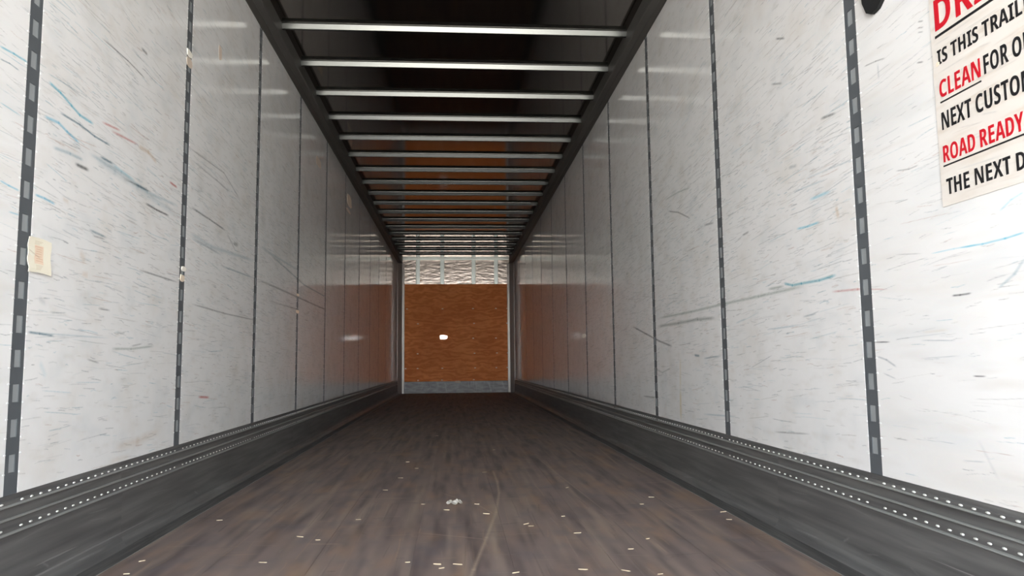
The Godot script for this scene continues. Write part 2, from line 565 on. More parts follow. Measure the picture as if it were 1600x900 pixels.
func build_scuff(called: String, side: int) -> void:
	var root := base(called)
	tag(root, "black ribbed steel scuff rail along the foot of the wall " + ("below the printed notice" if side > 0 else "below the cream paper label"), "rail", "", "structure")
	var shape := [Vector2(-0.011, 0.2995), Vector2(0.0, 0.2995), Vector2(0.0, 0.287), Vector2(0.005, 0.285), Vector2(0.005, 0.274), Vector2(0.003, 0.266), Vector2(0.003, 0.241), Vector2(0.006, 0.239),
		Vector2(0.003, 0.231), Vector2(0.006, 0.218), Vector2(0.006, 0.200), Vector2(0.010, 0.193), Vector2(0.009, 0.055), Vector2(0.012, 0.030), Vector2(0.020, 0.012), Vector2(0.036, -0.002), Vector2(-0.011, -0.002)]
	var outline := PackedVector2Array()
	for p in shape:
		outline.append(Vector2(side * (HALF - p.x), p.y))
	var st := begin()
	extrude(st, outline, -FRONT, -REAR, Transform3D.IDENTITY, Vector2(1.6, 0.35))
	obj("rail", st.commit(), mats.scuff, root)
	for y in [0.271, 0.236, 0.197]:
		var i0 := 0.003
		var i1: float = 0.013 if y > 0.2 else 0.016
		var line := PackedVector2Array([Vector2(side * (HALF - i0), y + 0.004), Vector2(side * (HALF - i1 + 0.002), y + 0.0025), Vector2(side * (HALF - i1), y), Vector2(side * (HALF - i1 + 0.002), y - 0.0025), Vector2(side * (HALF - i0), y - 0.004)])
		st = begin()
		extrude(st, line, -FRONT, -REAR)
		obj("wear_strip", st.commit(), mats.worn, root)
	# cargo scrapes on the rail; the lowest left strip is a painted cove highlight
	var scrapes_and_highlight := [[0.168, 1.10, 2.75], [0.118, 1.30, 1.95]] if side > 0 else [[0.046, 1.55, 3.30], [0.075, 2.30, 2.55]]
	for b in scrapes_and_highlight:
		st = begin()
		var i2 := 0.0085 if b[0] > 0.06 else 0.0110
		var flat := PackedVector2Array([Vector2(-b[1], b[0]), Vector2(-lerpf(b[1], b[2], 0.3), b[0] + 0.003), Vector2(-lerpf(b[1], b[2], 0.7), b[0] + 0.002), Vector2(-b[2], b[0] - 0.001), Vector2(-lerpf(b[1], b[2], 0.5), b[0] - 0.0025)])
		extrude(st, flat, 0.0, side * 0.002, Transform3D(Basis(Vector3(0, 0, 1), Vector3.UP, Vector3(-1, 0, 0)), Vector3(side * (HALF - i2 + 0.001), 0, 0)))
		obj("scrape_and_highlight", st.commit(), mats.scraped_and_highlight, root)
	var head := dome(0.0085, 0.0030, 0.0024)
	for row in [[0.280, 0.005], [0.209, 0.006]]:
		var d := 1.42
		var n := 0
		var rest := begin()
		while d < FRONT - 0.1:
			if absf(fposmod(d - JOINT_FIRST + JOINT_STEP / 2, JOINT_STEP) - JOINT_STEP / 2) > 0.02:
				var t := facing(side, Vector3(side * (HALF - row[1]), row[0], -d))
				if n < 40 and d > 1.5:
					obj("rivet", head, mats.rivet, root).transform = t
					n += 1
				else:
					rest.append_from(head, 0, t)
			d += 0.0475
		obj("rivets", rest.commit(), mats.rivet, root).set_meta("kind", "stuff")


func build_ceiling() -> void:
	var root := base("ceiling")
	tag(root, "dark glossy metal roof sheet of the trailer", "ceiling", "", "structure")
	obj("roof_sheet", box_mesh(Vector3(-1.33, CEIL, -FRONT - 0.06), Vector3(1.33, CEIL + 0.05, -REAR)), mats.roof, root)


func build_top_rail(called: String, side: int) -> void:
	var shape := [Vector2(-0.011, 2.784), Vector2(0.004, 2.783), Vector2(0.010, 2.779), Vector2(0.040, 2.787), Vector2(0.050, 2.781), Vector2(0.090, 2.781), Vector2(0.095, 2.787), Vector2(0.095, 2.815), Vector2(0.0885, 2.822), Vector2(0.0885, CEIL), Vector2(-0.011, CEIL)]
	var outline := PackedVector2Array()
	for p in shape:
		outline.append(Vector2(side * (HALF - p.x), p.y))
	var st := begin()
	extrude(st, outline, -FRONT, -REAR)
	var o := obj(called, st.commit(), mats.rail)
	tag(o, "dark steel top rail between roof and wall " + ("above the printed notice" if side > 0 else "above the cream paper label"), "rail", "", "structure")


func build_front() -> void:
	var root := base("wall_front")
	tag(root, "far front wall of plywood under a strip of crinkled bright metal, grey kick plate below", "wall", "", "structure")
	var z := -FRONT
	obj("backing", box_mesh(Vector3(-1.33, -0.05, z - 0.06), Vector3(1.33, CEIL + 0.05, z - 0.002)), mats.liner, root)
	obj("plywood", box_mesh(Vector3(-1.20, 0.245, z - 0.001), Vector3(1.22, 2.333, z + 0.014), 0.002, func(p: Vector3) -> Vector2: return Vector2((p.x + 1.2) / 2.42, (2.333 - p.y) / 2.09)), mats.ply, root)
	var ribs := [-1.235, -0.822, -0.298, 0.381, 0.869, 1.235]
	for k in 5:
		var sheet := begin()   # each sheet leans back a little towards the roof
		extrude(sheet, PackedVector2Array([Vector2(z - 0.0015, 2.30), Vector2(z + 0.0135, 2.30), Vector2(z + 0.0005, CEIL), Vector2(z - 0.0015, CEIL)]), ribs[k] + 0.001, ribs[k + 1] - 0.001, Transform3D(Basis(Vector3(0, 0, 1), Vector3(0, 1, 0), Vector3(1, 0, 0)), Vector3.ZERO))
		obj("metal_sheet", sheet.commit(), mats.foil, root)
	for k in range(1, 5):
		var x: float = ribs[k]
		var st := begin()
		extrude(st, PackedVector2Array([Vector2(x - 0.042, z), Vector2(x - 0.042, z + 0.0145), Vector2(x - 0.030, z + 0.016), Vector2(x - 0.012, z + 0.016), Vector2(x - 0.010, z + 0.021), Vector2(x + 0.010, z + 0.021), Vector2(x + 0.012, z + 0.016), Vector2(x + 0.030, z + 0.016), Vector2(x + 0.042, z + 0.0145), Vector2(x + 0.042, z)]), -2.334, -2.89, Transform3D(Basis(Vector3(1, 0, 0), Vector3(0, 0, 1), Vector3(0, -1, 0)), Vector3.ZERO))
		obj("rib", st.commit(), mats.rib, root)
	obj("header_strip", box_mesh(Vector3(-1.15, 2.858, z), Vector3(1.15, 2.8945, z + 0.018), 0.003), mats.rib, root)
	obj("kick_plate", box_mesh(Vector3(-1.20, -0.002, z), Vector3(1.22, 0.248, z + 0.02), 0.003, func(p: Vector3) -> Vector2: return Vector2(p.x / 2.4, p.y * 2.0)), mats.kick, root)
	var head := dome(0.022, 0.012, 0.006)
	var st := begin()
	for y in [0.275, 0.526, 0.839, 1.160, 1.480, 1.800]:
		for x in [-1.065, -0.82, -0.30, 0.375, 0.868, 1.10]:
			if rng.randf() < 0.8:
				st.append_from(head, 0, Transform3D(Basis.IDENTITY, Vector3(x + rng.randfn(0, 0.01), y, z + 0.014)))
	obj("screws", st.commit(), mats.cream, root).set_meta("kind", "stuff")


func build_corner(called: String, side: int) -> void:
	var z := -FRONT
	var outline := PackedVector2Array([Vector2(side * (HALF - 0.001), z + 0.16), Vector2(side * (HALF - 0.006), z + 0.16), Vector2(side * (HALF - 0.090), z + 0.062), Vector2(side * (HALF - 0.093), z + 0.060), Vector2(side * (HALF - 0.138), z + 0.060), Vector2(side * (HALF - 0.141), z + 0.057), Vector2(side * (HALF - 0.141), z + 0.021), Vector2(side * (HALF - 0.001), z + 0.021)])
	var st := begin()
	extrude(st, outline, 0.0, -2.78, Transform3D(Basis(Vector3(1, 0, 0), Vector3(0, 0, 1), Vector3(0, -1, 0)), Vector3.ZERO))
	var o := obj(called, st.commit(), mats.corner)
	tag(o, "grey steel corner post at the front wall, " + ("on the printed notice side" if side > 0 else "on the cream label side"), "post", "", "structure")


func ordinal(k: int) -> String:
	return ["first", "second", "third", "fourth", "fifth", "sixth", "seventh", "eighth", "ninth", "tenth"][k]


func build_bows() -> void:
	# hat-shaped cross bars under the roof; outline in (z, y), drawn out along x
	var outline := PackedVector2Array([Vector2(-0.030, CEIL), Vector2(-0.030, 2.892), Vector2(-0.0215, 2.890), Vector2(-0.0105, 2.859), Vector2(-0.008, 2.857), Vector2(0.008, 2.857), Vector2(0.0105, 2.859), Vector2(0.0215, 2.890), Vector2(0.030, 2.892), Vector2(0.030, CEIL)])
	var st := begin()
	extrude(st, outline, -1.156, 1.156, Transform3D(Basis(Vector3(0, 0, 1), Vector3(0, 1, 0), Vector3(1, 0, 0)), Vector3(0, -2.856, 0)))
	var mesh := st.commit()
	var first: MeshInstance3D
	for k in 18:
		var o: MeshInstance3D
		if k == 0:
			o = obj("roof_bow", mesh, mats.bow)
			first = o
		else:
			o = first.duplicate()
			o.name = numbered("roof_bow", self)
			add_child(o, true)
		o.position = Vector3(0, 2.856, -(BOW_FIRST + k * BOW_STEP))
		var label := "galvanised cross bar under the roof, %s counted from the open end" % ordinal(k) if k < 10 else "galvanised cross bar under the roof, %s counted back from the front wall" % ordinal(17 - k)
		tag(o, label, "beam", "cross bars under the roof")


# ---------------------------------------------------------------- things
func lettering(text: String, sample: String, width: float, cap: float, at: Vector2, mat: Material, root: Node3D) -> void:
	# sample is the stretch of the text whose width is known; at = (depth of its start, height of its foot)
	var font := SystemFont.new()
	font.font_names = PackedStringArray(["Droid Sans"])
	font.font_weight = 700
	var size := []
	var made: TextMesh
	for t in [sample, "H", text]:
		made = TextMesh.new()
		made.font = font
		made.font_size = 48
		made.pixel_size = 0.01
		made.depth = 0.02
		made.curve_step = 1.0
		made.text = t
		made.horizontal_alignment = HORIZONTAL_ALIGNMENT_LEFT
		made.vertical_alignment = VERTICAL_ALIGNMENT_CENTER
		size.append(made.get_aabb())
	var sx: float = width / size[0].size.x
	var sy: float = cap / size[1].size.y
	var o := obj("lettering", made, mat, root)
	var b := Basis(Vector3(0, 0, sx), Vector3(0, sy, 0), Vector3(-0.04, 0, 0))
	o.transform = Transform3D(b, Vector3(HALF - 0.0028, at.y, -at.x) - b * Vector3(size[2].position.x, size[1].position.y, 0))


func build_sign() -> void:
	var root := base("notice")
	tag(root, "large white printed notice in red and black capitals stuck to the scuffed wall", "sign")
	var img := Image.create_empty(512, 340, false, Image.FORMAT_RGBA8)
	img.fill(Color(0.885, 0.855, 0.82))
	blend_cloud(img, Color(0.80, 0.74, 0.67), 0.6, 0.42, Vector2(4, 16), 71)
	for k in 220:
		var a := Vector2(rng.randf() * 512, rng.randf() * 340)
		stroke(img, PackedVector2Array([a, a + Vector2(rng.randf_range(20, 90), rng.randfn(0, 3))]), rng.randf_range(1, 2.5), [Color(0.97, 0.96, 0.95), Color(0.7, 0.65, 0.6), Color(0.6, 0.6, 0.6)][k % 3], 0.3, 0.6)
	var m := plain(Color(1, 1, 1), 0.35)
	m.albedo_texture = ImageTexture.create_from_image(img)
	obj("sheet", box_mesh(Vector3(HALF - 0.0022, 1.036, -1.792), Vector3(HALF - 0.0004, 1.632, -0.90), 0.0, func(p: Vector3) -> Vector2: return Vector2((1.792 + p.z) / 0.892, (1.632 - p.y) / 0.596)), m, root)
	lettering("DRIVER", "DRI", 0.185, 0.084, Vector2(1.772, 1.501), mats.red, root)
	lettering("IS THIS TRAILER", "IS THIS TRAIL", 0.290, 0.0385, Vector2(1.772, 1.409), mats.ink, root)
	lettering("CLEAN", "CLEAN", 0.150, 0.046, Vector2(1.772, 1.320), mats.red, root)
	lettering("FOR OUR", "FOR O", 0.118, 0.046, Vector2(1.610, 1.320), mats.ink, root)
	lettering("NEXT CUSTOMER", "NEXT CUSTO", 0.266, 0.046, Vector2(1.772, 1.235), mats.ink, root)
	lettering("ROAD READY", "ROAD READY", 0.272, 0.043, Vector2(1.775, 1.150), mats.red, root)
	lettering("THE NEXT DRIVER", "THE NEXT D", 0.264, 0.041, Vector2(1.771, 1.064), mats.ink, root)
	for l in [[1.775, 1.30, 1.4855, 0.007], [1.772, 1.622, 1.3085, 0.004], [1.777, 1.30, 1.1405, 0.004]]:
		obj("underline", box_mesh(Vector3(HALF - 0.0031, l[2] - l[3] / 2, -l[0]), Vector3(HALF - 0.0021, l[2] + l[3] / 2, -l[1])), mats.ink, root)


func sheet_bent(w: float, h: float, lift: Callable, thick: float, nx: int, ny: int) -> ArrayMesh:   # a thin bent sheet in local x, y that stands off along z
	var st := begin()
	var at := func(i: int, j: int) -> Vector3:
		var u := float(i) / nx
		var v := float(j) / ny
		var l: Vector3 = lift.call(u, v)
		return Vector3((u - 0.5) * w + l.x, (v - 0.5) * h + l.y, l.z)
	for i in nx:
		for j in ny:
			var a: Vector3 = at.call(i, j)
			var b: Vector3 = at.call(i + 1, j)
			var c: Vector3 = at.call(i + 1, j + 1)
			var d: Vector3 = at.call(i, j + 1)
			var n := (b - a).cross(d - a).normalized()
			var uv := [Vector2(float(i) / nx, 1.0 - float(j) / ny), Vector2(float(i + 1) / nx, 1.0 - float(j) / ny), Vector2(float(i + 1) / nx, 1.0 - float(j + 1) / ny), Vector2(float(i) / nx, 1.0 - float(j + 1) / ny)]
			quad(st, a, b, c, d, n, uv)
			var o := Vector3(0, 0, -thick)
			quad(st, a + o, b + o, c + o, d + o, -n, uv)
			if i == 0: quad(st, a, d, d + o, a + o, Vector3(-1, 0, 0))
			if i == nx - 1: quad(st, b, c, c + o, b + o, Vector3(1, 0, 0))
			if j == 0: quad(st, a, b, b + o, a + o, Vector3(0, -1, 0))
			if j == ny - 1: quad(st, d, c, c + o, d + o, Vector3(0, 1, 0))
	return st.commit()


func build_tag() -> void:
	var root := base("paper_label", Vector3(-HALF, 0.972, -2.250))
	root.basis = Basis(Vector3(0, 0, -1), Vector3.UP, Vector3(1, 0, 0))
	tag(root, "cream paper label with faded orange print stuck across the edge of the joint post", "label")
	var img := Image.create_empty(128, 104, false, Image.FORMAT_RGBA8)
	img.fill(Color(0.975, 0.945, 0.86))
	img.fill_rect(Rect2i(38, 22, 48, 56), Color(0.965, 0.87, 0.765))
	for k in 7:
		img.fill_rect(Rect2i(40 + (k * 7) % 9, 26 + k * 7, 40 - (k * 11) % 13, 2), Color(0.91, 0.76, 0.63))
	for k in 3:
		img.fill_rect(Rect2i(36, 10 + k * 4, 44 - k * 8, 1), Color(0.84, 0.78, 0.66))
	for k in 4:
		img.fill_rect(Rect2i(42, 82 + k * 4, 40 - k * 5, 1), Color(0.84, 0.76, 0.64))
	stroke(img, PackedVector2Array([Vector2(4, 38), Vector2(30, 48), Vector2(70, 60)]), 2.5, Color(0.72, 0.64, 0.56), 0.6, 0.3)
	stroke(img, PackedVector2Array([Vector2(2, 46), Vector2(30, 56)]), 3.0, Color(1, 1, 0.97), 0.8, 0.2)
	var m := plain(Color(1, 1, 1), 0.6)
	m.albedo_texture = ImageTexture.create_from_image(img)
	var lift := func(u: float, v: float) -> Vector3:
		return Vector3(0.002 * sin(v * 9.0), 0.004 * sin(u * 3.0), 0.003 + 0.005 * pow(1.0 - u, 2.0) + 0.004 * pow(1.0 - v, 3.0) + 0.002 * sin(v * 14.0) * (1.0 - u))
	obj("paper", sheet_bent(0.130, 0.102, lift, 0.0012, 10, 8), m, root)


func scrap(called: String, label: String, category: String, centre: Vector3, turn: Basis, w: float, h: float, thick: float, mat: Material, group := "") -> void:   # a torn bit of tape or paper
	var n := 11
	var pts := PackedVector2Array()
	for i in n:
		var a := TAU * i / n
		var r := rng.randf_range(0.78, 1.0)
		var c := Vector2(cos(a), sin(a))
		var e := 1.0 / maxf(absf(c.x), absf(c.y))
		pts.append(Vector2(c.x * w * 0.5, c.y * h * 0.5) * lerpf(1.0, e, 0.7) * r)
	var st := begin()
	extrude(st, pts, 0.0, thick)
	var o := obj(called, st.commit(), mat)
	o.transform = Transform3D(turn, centre)
	tag(o, label, category, group)


func build_tapes() -> void:
	var left := Basis(Vector3(0, 0, -1), Vector3.UP, Vector3(1, 0, 0))
	var right := Basis(Vector3(0, 0, 1), Vector3.UP, Vector3(-1, 0, 0))
	var front := Basis.IDENTITY
	scrap("tape_scrap", "torn white tape wound high on the second joint post past the paper label", "tape", Vector3(-HALF + 0.0002, 2.085, -3.395), left, 0.075, 0.035, 0.003, mats.paper)
	scrap("tape_scrap", "greyish torn tape patch just below the white tape high on the joint post", "tape", Vector3(-HALF + 0.0002, 2.044, -3.397), left, 0.080, 0.048, 0.002, mats.beige)
	scrap("tape_scrap", "upper white tape tatter low on the joint post, beside the brown stained panel", "tape", Vector3(-HALF + 0.0002, 1.083, -3.408), left, 0.060, 0.024, 0.004, mats.paper)
	scrap("tape_scrap", "lower cream tape tatter on the joint post, under a white tatter", "tape", Vector3(-HALF + 0.0002, 1.040, -3.396), left, 0.050, 0.035, 0.003, mats.cream)
	scrap("sticker_remnant", "narrow upright peach sticker remnant high on the third white panel", "sticker", Vector3(-HALF + 0.0002, 2.275, -3.83), left, 0.055, 0.085, 0.001, mats.beige)
	scrap("tape_scrap", "pale tape bit high on the wall near the top rail, larger of the two", "tape", Vector3(-HALF + 0.0002, 2.455, -6.62), left, 0.26, 0.085, 0.003, mats.beige)
	scrap("sticker_remnant", "pale square sticker under the top rail on the cream label side, far along", "sticker", Vector3(-HALF + 0.0002, 2.53, -8.55), left, 0.42, 0.15, 0.003, mats.cream)
	scrap("tape_scrap", "small pale strip just below the pale square sticker under the top rail", "tape", Vector3(-HALF + 0.0002, 2.40, -8.48), left, 0.36, 0.04, 0.003, mats.beige)
	scrap("tape_scrap", "upper torn tape bit on the fourth joint post, label side wall", "tape", Vector3(-HALF + 0.0002, 1.185, -5.836), left, 0.10, 0.022, 0.003, mats.cream)
	scrap("tape_scrap", "lower torn tape bit on the fourth joint post, label side wall", "tape", Vector3(-HALF + 0.0002, 1.055, -5.836), left, 0.12, 0.030, 0.003, mats.cream)
	scrap("tape_scrap", "small white tape bit on the far wall joint, printed notice side", "tape", Vector3(HALF - 0.0002, 0.895, -7.20), right, 0.22, 0.045, 0.003, mats.paper)
	scrap("tape_scrap", "small cream tape bit covering the foot of the letter I on the notice", "tape", Vector3(HALF - 0.0034, 1.412, -1.771), right, 0.014, 0.012, 0.001, mats.cream)
	scrap("sticker", "small bright white sticker in the middle of the plywood front wall", "sticker", Vector3(-0.273, 1.187, -FRONT + 0.0142), front, 0.19, 0.105, 0.004, mats.shiny_sticker)
	scrap("tape_scrap", "pale grey tape patch across the top edge of the grey kick plate", "tape", Vector3(0.03, 0.232, -FRONT + 0.0202), front, 0.15, 0.055, 0.003, mats.beige)


func build_flap() -> void:
	var pts := PackedVector2Array([Vector2(2.092, 2.30), Vector2(2.092, 1.80), Vector2(2.085, 1.735), Vector2(2.066, 1.695), Vector2(2.040, 1.680), Vector2(2.008, 1.683), Vector2(1.950, 1.722), Vector2(1.870, 1.800), Vector2(1.840, 1.90), Vector2(1.840, 2.30)])
	for i in pts.size():
		pts[i].x = -pts[i].x
	var st := begin()
	extrude(st, pts, 0.0, 0.012, Transform3D(Basis(Vector3(0, 0, 1), Vector3.UP, Vector3(-1, 0, 0)), Vector3(HALF - 0.0005, 0, 0)))
	tag(obj("rubber_flap", st.commit(), mats.rubber), "black rubber flap hanging down the wall between the joint post and the notice", "flap")


func build_litter() -> void:
	var spots := []
	spots.append(Vector2(-0.185, 6.691))
	spots.append(Vector2(-0.336, 4.977))
	spots.append(Vector2(-0.261, 4.671))
	spots.append(Vector2(-0.332, 4.301))
	spots.append(Vector2(-0.171, 3.502))
	spots.append(Vector2(0.076, 3.468))
	spots.append(Vector2(-0.530, 2.856))
	spots.append(Vector2(-0.607, 2.916))
	spots.append(Vector2(-0.655, 2.563))
	spots.append(Vector2(-0.178, 2.507))
	spots.append(Vector2(-0.081, 2.472))
	spots.append(Vector2(-0.015, 2.464))
	spots.append(Vector2(-0.066, 2.426))
	spots.append(Vector2(0.110, 3.247))
	spots.append(Vector2(0.149, 4.448))
	spots.append(Vector2(0.263, 5.552))
	spots.append(Vector2(0.552, 3.852))
	spots.append(Vector2(0.820, 3.367))
	spots.append(Vector2(0.908, 3.530))
	spots.append(Vector2(0.429, 3.153))
	spots.append(Vector2(0.261, 3.026))
	spots.append(Vector2(0.277, 2.989))
	spots.append(Vector2(0.439, 2.847))
	spots.append(Vector2(1.120, 3.154))
	spots.append(Vector2(1.088, 3.003))
	spots.append(Vector2(0.583, 2.588))
	spots.append(Vector2(0.505, 2.330))
	spots.append(Vector2(0.376, 2.359))
	spots.append(Vector2(0.601, 2.283))
	spots.append(Vector2(-1.011, 3.264))
	spots.append(Vector2(-1.066, 2.628))
	spots.append(Vector2(-1.051, 2.476))
	spots.append(Vector2(-1.291, 4.566))
	spots.append(Vector2(-0.381, 3.908))
	spots.append(Vector2(-0.061, 3.353))
	spots.append(Vector2(0.678, 2.726))
	spots.append(Vector2(0.164, 2.348))
	spots.append(Vector2(-0.427, 3.201))
	for p in spots:
		var l := rng.randf_range(0.016, 0.032)
		var w := rng.randf_range(0.0025, 0.005)
		var h := rng.randf_range(0.0015, 0.003)
		var st := begin()
		extrude(st, PackedVector2Array([Vector2(-l / 2, -w * 0.2), Vector2(-l * 0.2, -w / 2), Vector2(l * 0.3, -w * 0.45), Vector2(l / 2, w * 0.1), Vector2(l * 0.2, w / 2), Vector2(-l * 0.35, w * 0.4)]), 0.0, h)
		var o := obj("wood_splinter", st.commit(), mats.chip)
		o.transform = Transform3D(Basis(Vector3.UP, rng.randfn(0, 0.35)) * Basis(Vector3(1, 0, 0), Vector3(0, 0, -1), Vector3(0, 1, 0)), Vector3(p.x, 0.0002, -p.y))
		tag(o, "tiny pale wood splinter lying on the brown floor", "splinter", "wood splinters on the floor")
	var crumple := func(u: float, v: float) -> Vector3:
		return Vector3(0.006 * sin(v * 7.0), 0.006 * sin(u * 8.0 + 1.0), 0.006 + 0.006 * sin(u * 11.0 + v * 5.0) + 0.004 * sin(v * 17.0))
	var c := obj("paper_scrap", sheet_bent(0.06, 0.05, crumple, 0.001, 8, 8), mats.grey_paper)
	c.transform = Transform3D(Basis(Vector3.UP, 0.4) * Basis(Vector3(1, 0, 0), Vector3(0, 0, -1), Vector3(0, 1, 0)), Vector3(-0.027, 0.004, -3.49))
	tag(c, "small crumpled scrap of white paper in the middle of the floor", "paper")


func list_marks() -> void:
	mark("L", [Vector2(2.017,1.514),Vector2(2.081,1.520),Vector2(2.149,1.523)], 0.0120, "4aa3bd", 0.80)
	mark("L", [Vector2(2.021,1.480),Vector2(2.063,1.485),Vector2(2.109,1.483)], 0.0068, "3c5866", 0.55)
	mark("L", [Vector2(2.261,1.509),Vector2(2.328,1.500),Vector2(2.395,1.483),Vector2(2.449,1.470),Vector2(2.540,1.470)], 0.0099, "4aa3bd", 0.75)
	mark("L", [Vector2(2.247,1.397),Vector2(2.326,1.403),Vector2(2.377,1.391),Vector2(2.454,1.377)], 0.0097, "5fb0d0", 0.70)
	mark("L", [Vector2(2.334,1.437),Vector2(2.452,1.439),Vector2(2.553,1.431),Vector2(2.665,1.433)], 0.0072, "3c5866", 0.75)
	mark("L", [Vector2(2.032,1.363),Vector2(2.127,1.358)], 0.0051, "4aa3bd", 0.60)
	mark("L", [Vector2(2.575,1.789),Vector2(2.777,1.793),Vector2(2.927,1.785)], 0.0057, "3a3a3a", 0.55)
	mark("L", [Vector2(2.888,1.891),Vector2(2.948,1.889)], 0.0144, "3a3a3a", 0.55)
	mark("L", [Vector2(2.602,1.497),Vector2(2.739,1.511)], 0.0088, "b5524c", 0.60)
	mark("L", [Vector2(2.675,1.488),Vector2(2.894,1.504)], 0.0092, "b5524c", 0.55)
	mark("L", [Vector2(2.919,2.006),Vector2(3.130,1.998),Vector2(3.339,2.005)], 0.0077, "f2f0ec", 0.90)
	mark("L", [Vector2(2.963,2.005),Vector2(3.344,1.944)], 0.0078, "f2f0ec", 0.80)
	mark("L", [Vector2(2.301,1.318),Vector2(2.402,1.327),Vector2(2.484,1.329)], 0.0119, "8fa8b2", 0.60)
	mark("L", [Vector2(2.436,1.303),Vector2(2.524,1.305)], 0.0123, "3a3a3a", 0.85)
	mark("L", [Vector2(2.568,1.357),Vector2(2.713,1.350),Vector2(2.903,1.339),Vector2(3.309,1.310)], 0.0332, "8fa8b2", 0.28)
	mark("L", [Vector2(2.523,1.362),Vector2(2.763,1.359),Vector2(2.993,1.340),Vector2(3.320,1.353)], 0.0143, "8fa8b2", 0.45)
	mark("L", [Vector2(2.686,1.371),Vector2(2.873,1.357)], 0.0115, "4aa3bd", 0.35)
	mark("L", [Vector2(2.051,1.152),Vector2(2.092,1.148),Vector2(2.140,1.145)], 0.0104, "5fb0d0", 0.70)
	mark("L", [Vector2(2.220,1.152),Vector2(2.270,1.152),Vector2(2.328,1.147)], 0.0075, "5fb0d0", 0.75)
	mark("L", [Vector2(2.099,1.076),Vector2(2.150,1.077)], 0.0070, "5fb0d0", 0.65)
	mark("L", [Vector2(2.599,1.373),Vector2(2.691,1.373)], 0.0087, "3c5866", 0.80)
	mark("L", [Vector2(2.791,1.342),Vector2(3.029,1.349)], 0.0072, "3a3a3a", 0.50)
	mark("L", [Vector2(2.885,1.345),Vector2(3.005,1.346)], 0.0097, "3c5866", 0.60)
	mark("L", [Vector2(2.985,1.292),Vector2(3.093,1.288),Vector2(3.223,1.290)], 0.0089, "3a3a3a", 0.75)
	mark("L", [Vector2(2.894,1.499),Vector2(2.990,1.502),Vector2(3.075,1.483)], 0.0197, "c9a98a", 0.50)
	mark("L", [Vector2(3.216,1.437),Vector2(3.305,1.433)], 0.0108, "b5524c", 0.80)
	mark("L", [Vector2(2.547,1.107),Vector2(2.667,1.101)], 0.0086, "3c5866", 0.55)
	mark("L", [Vector2(2.571,1.091),Vector2(2.658,1.093)], 0.0065, "3a3a3a", 0.40)
	mark("L", [Vector2(2.950,1.021),Vector2(3.343,1.016)], 0.0078, "3a3a3a", 0.55)
	mark("L", [Vector2(3.493,1.381),Vector2(3.747,1.376),Vector2(3.997,1.365)], 0.0093, "3a3a3a", 0.55)
	mark("L", [Vector2(3.488,1.259),Vector2(3.779,1.244),Vector2(4.587,1.281)], 0.0228, "8fa8b2", 0.40)
	mark("L", [Vector2(3.506,1.241),Vector2(3.934,1.225)], 0.0123, "3c5866", 0.35)
	mark("L", [Vector2(3.939,1.168),Vector2(4.596,1.175)], 0.0106, "3c5866", 0.40)
	mark("L", [Vector2(2.222,0.750),Vector2(2.281,0.748),Vector2(2.358,0.744)], 0.0075, "3c5866", 0.70)
	mark("L", [Vector2(2.241,0.749),Vector2(2.719,0.749)], 0.0061, "8fa8b2", 0.40)
	mark("L", [Vector2(2.747,0.712),Vector2(2.904,0.714),Vector2(3.112,0.729)], 0.0096, "8b958c", 0.60)
	mark("L", [Vector2(3.659,0.499),Vector2(3.817,0.489)], 0.0123, "b5524c", 0.80)
	mark("L", [Vector2(2.634,0.848),Vector2(2.719,0.847)], 0.0066, "3a3a3a", 0.45)
	mark("L", [Vector2(2.903,0.724),Vector2(3.000,0.736)], 0.0073, "3a3a3a", 0.30)
	mark("L", [Vector2(2.570,0.674),Vector2(2.656,0.661)], 0.0065, "3a3a3a", 0.35)
	mark("L", [Vector2(2.289,0.666),Vector2(2.328,0.618)], 0.0228, "4aa3bd", 0.12)
	mark("L", [Vector2(2.491,1.027),Vector2(2.528,0.989)], 0.0331, "c9a98a", 0.25)
	mark("L", [Vector2(2.510,0.953),Vector2(2.553,0.954)], 0.0251, "c9a98a", 0.30)
	mark("L", [Vector2(2.395,1.197),Vector2(2.448,1.175)], 0.0200, "f2f0ec", 0.50)
	mark("L", [Vector2(2.370,1.174),Vector2(2.409,1.171)], 0.0158, "c9a98a", 0.30)
	mark("L", [Vector2(2.805,0.356),Vector2(2.993,0.359),Vector2(3.209,0.383)], 0.0396, "c9a98a", 0.25)
	mark("L", [Vector2(2.759,0.312),Vector2(2.941,0.312)], 0.0235, "c9a98a", 0.20)
	mark("L", [Vector2(4.031,1.354),Vector2(4.189,1.284)], 0.0136, "3a3a3a", 0.25)
	mark("L", [Vector2(4.150,1.321),Vector2(4.235,1.324)], 0.0242, "3a3a3a", 0.40)
	mark("L", [Vector2(2.264,0.853),Vector2(2.307,0.838)], 0.0188, "8d949a", 0.25)
	mark("L", [Vector2(4.922,1.382),Vector2(6.069,1.290),Vector2(7.488,1.277)], 0.0152, "3c5866", 0.35)
	mark("L", [Vector2(4.682,1.387),Vector2(5.936,1.379)], 0.0175, "8fa8b2", 0.40)
	mark("L", [Vector2(4.625,1.178),Vector2(6.792,1.161),Vector2(7.696,1.162)], 0.0158, "3a3a3a", 0.40)
	mark("L", [Vector2(3.534,0.934),Vector2(4.036,0.922),Vector2(4.618,0.921)], 0.0084, "3a3a3a", 0.40)
	mark("L", [Vector2(3.427,1.652),Vector2(3.948,1.667),Vector2(4.249,1.589)], 0.0080, "3a3a3a", 0.35)
	mark("L", [Vector2(3.473,1.605),Vector2(4.067,1.591)], 0.0078, "3a3a3a", 0.30)
	mark("L", [Vector2(4.949,1.067),Vector2(7.503,1.085)], 0.0128, "3a3a3a", 0.30)
	mark("R", [Vector2(1.531,0.924),Vector2(1.589,0.920),Vector2(1.662,0.919),Vector2(1.741,0.922)], 0.0081, "49b3d3", 0.75)
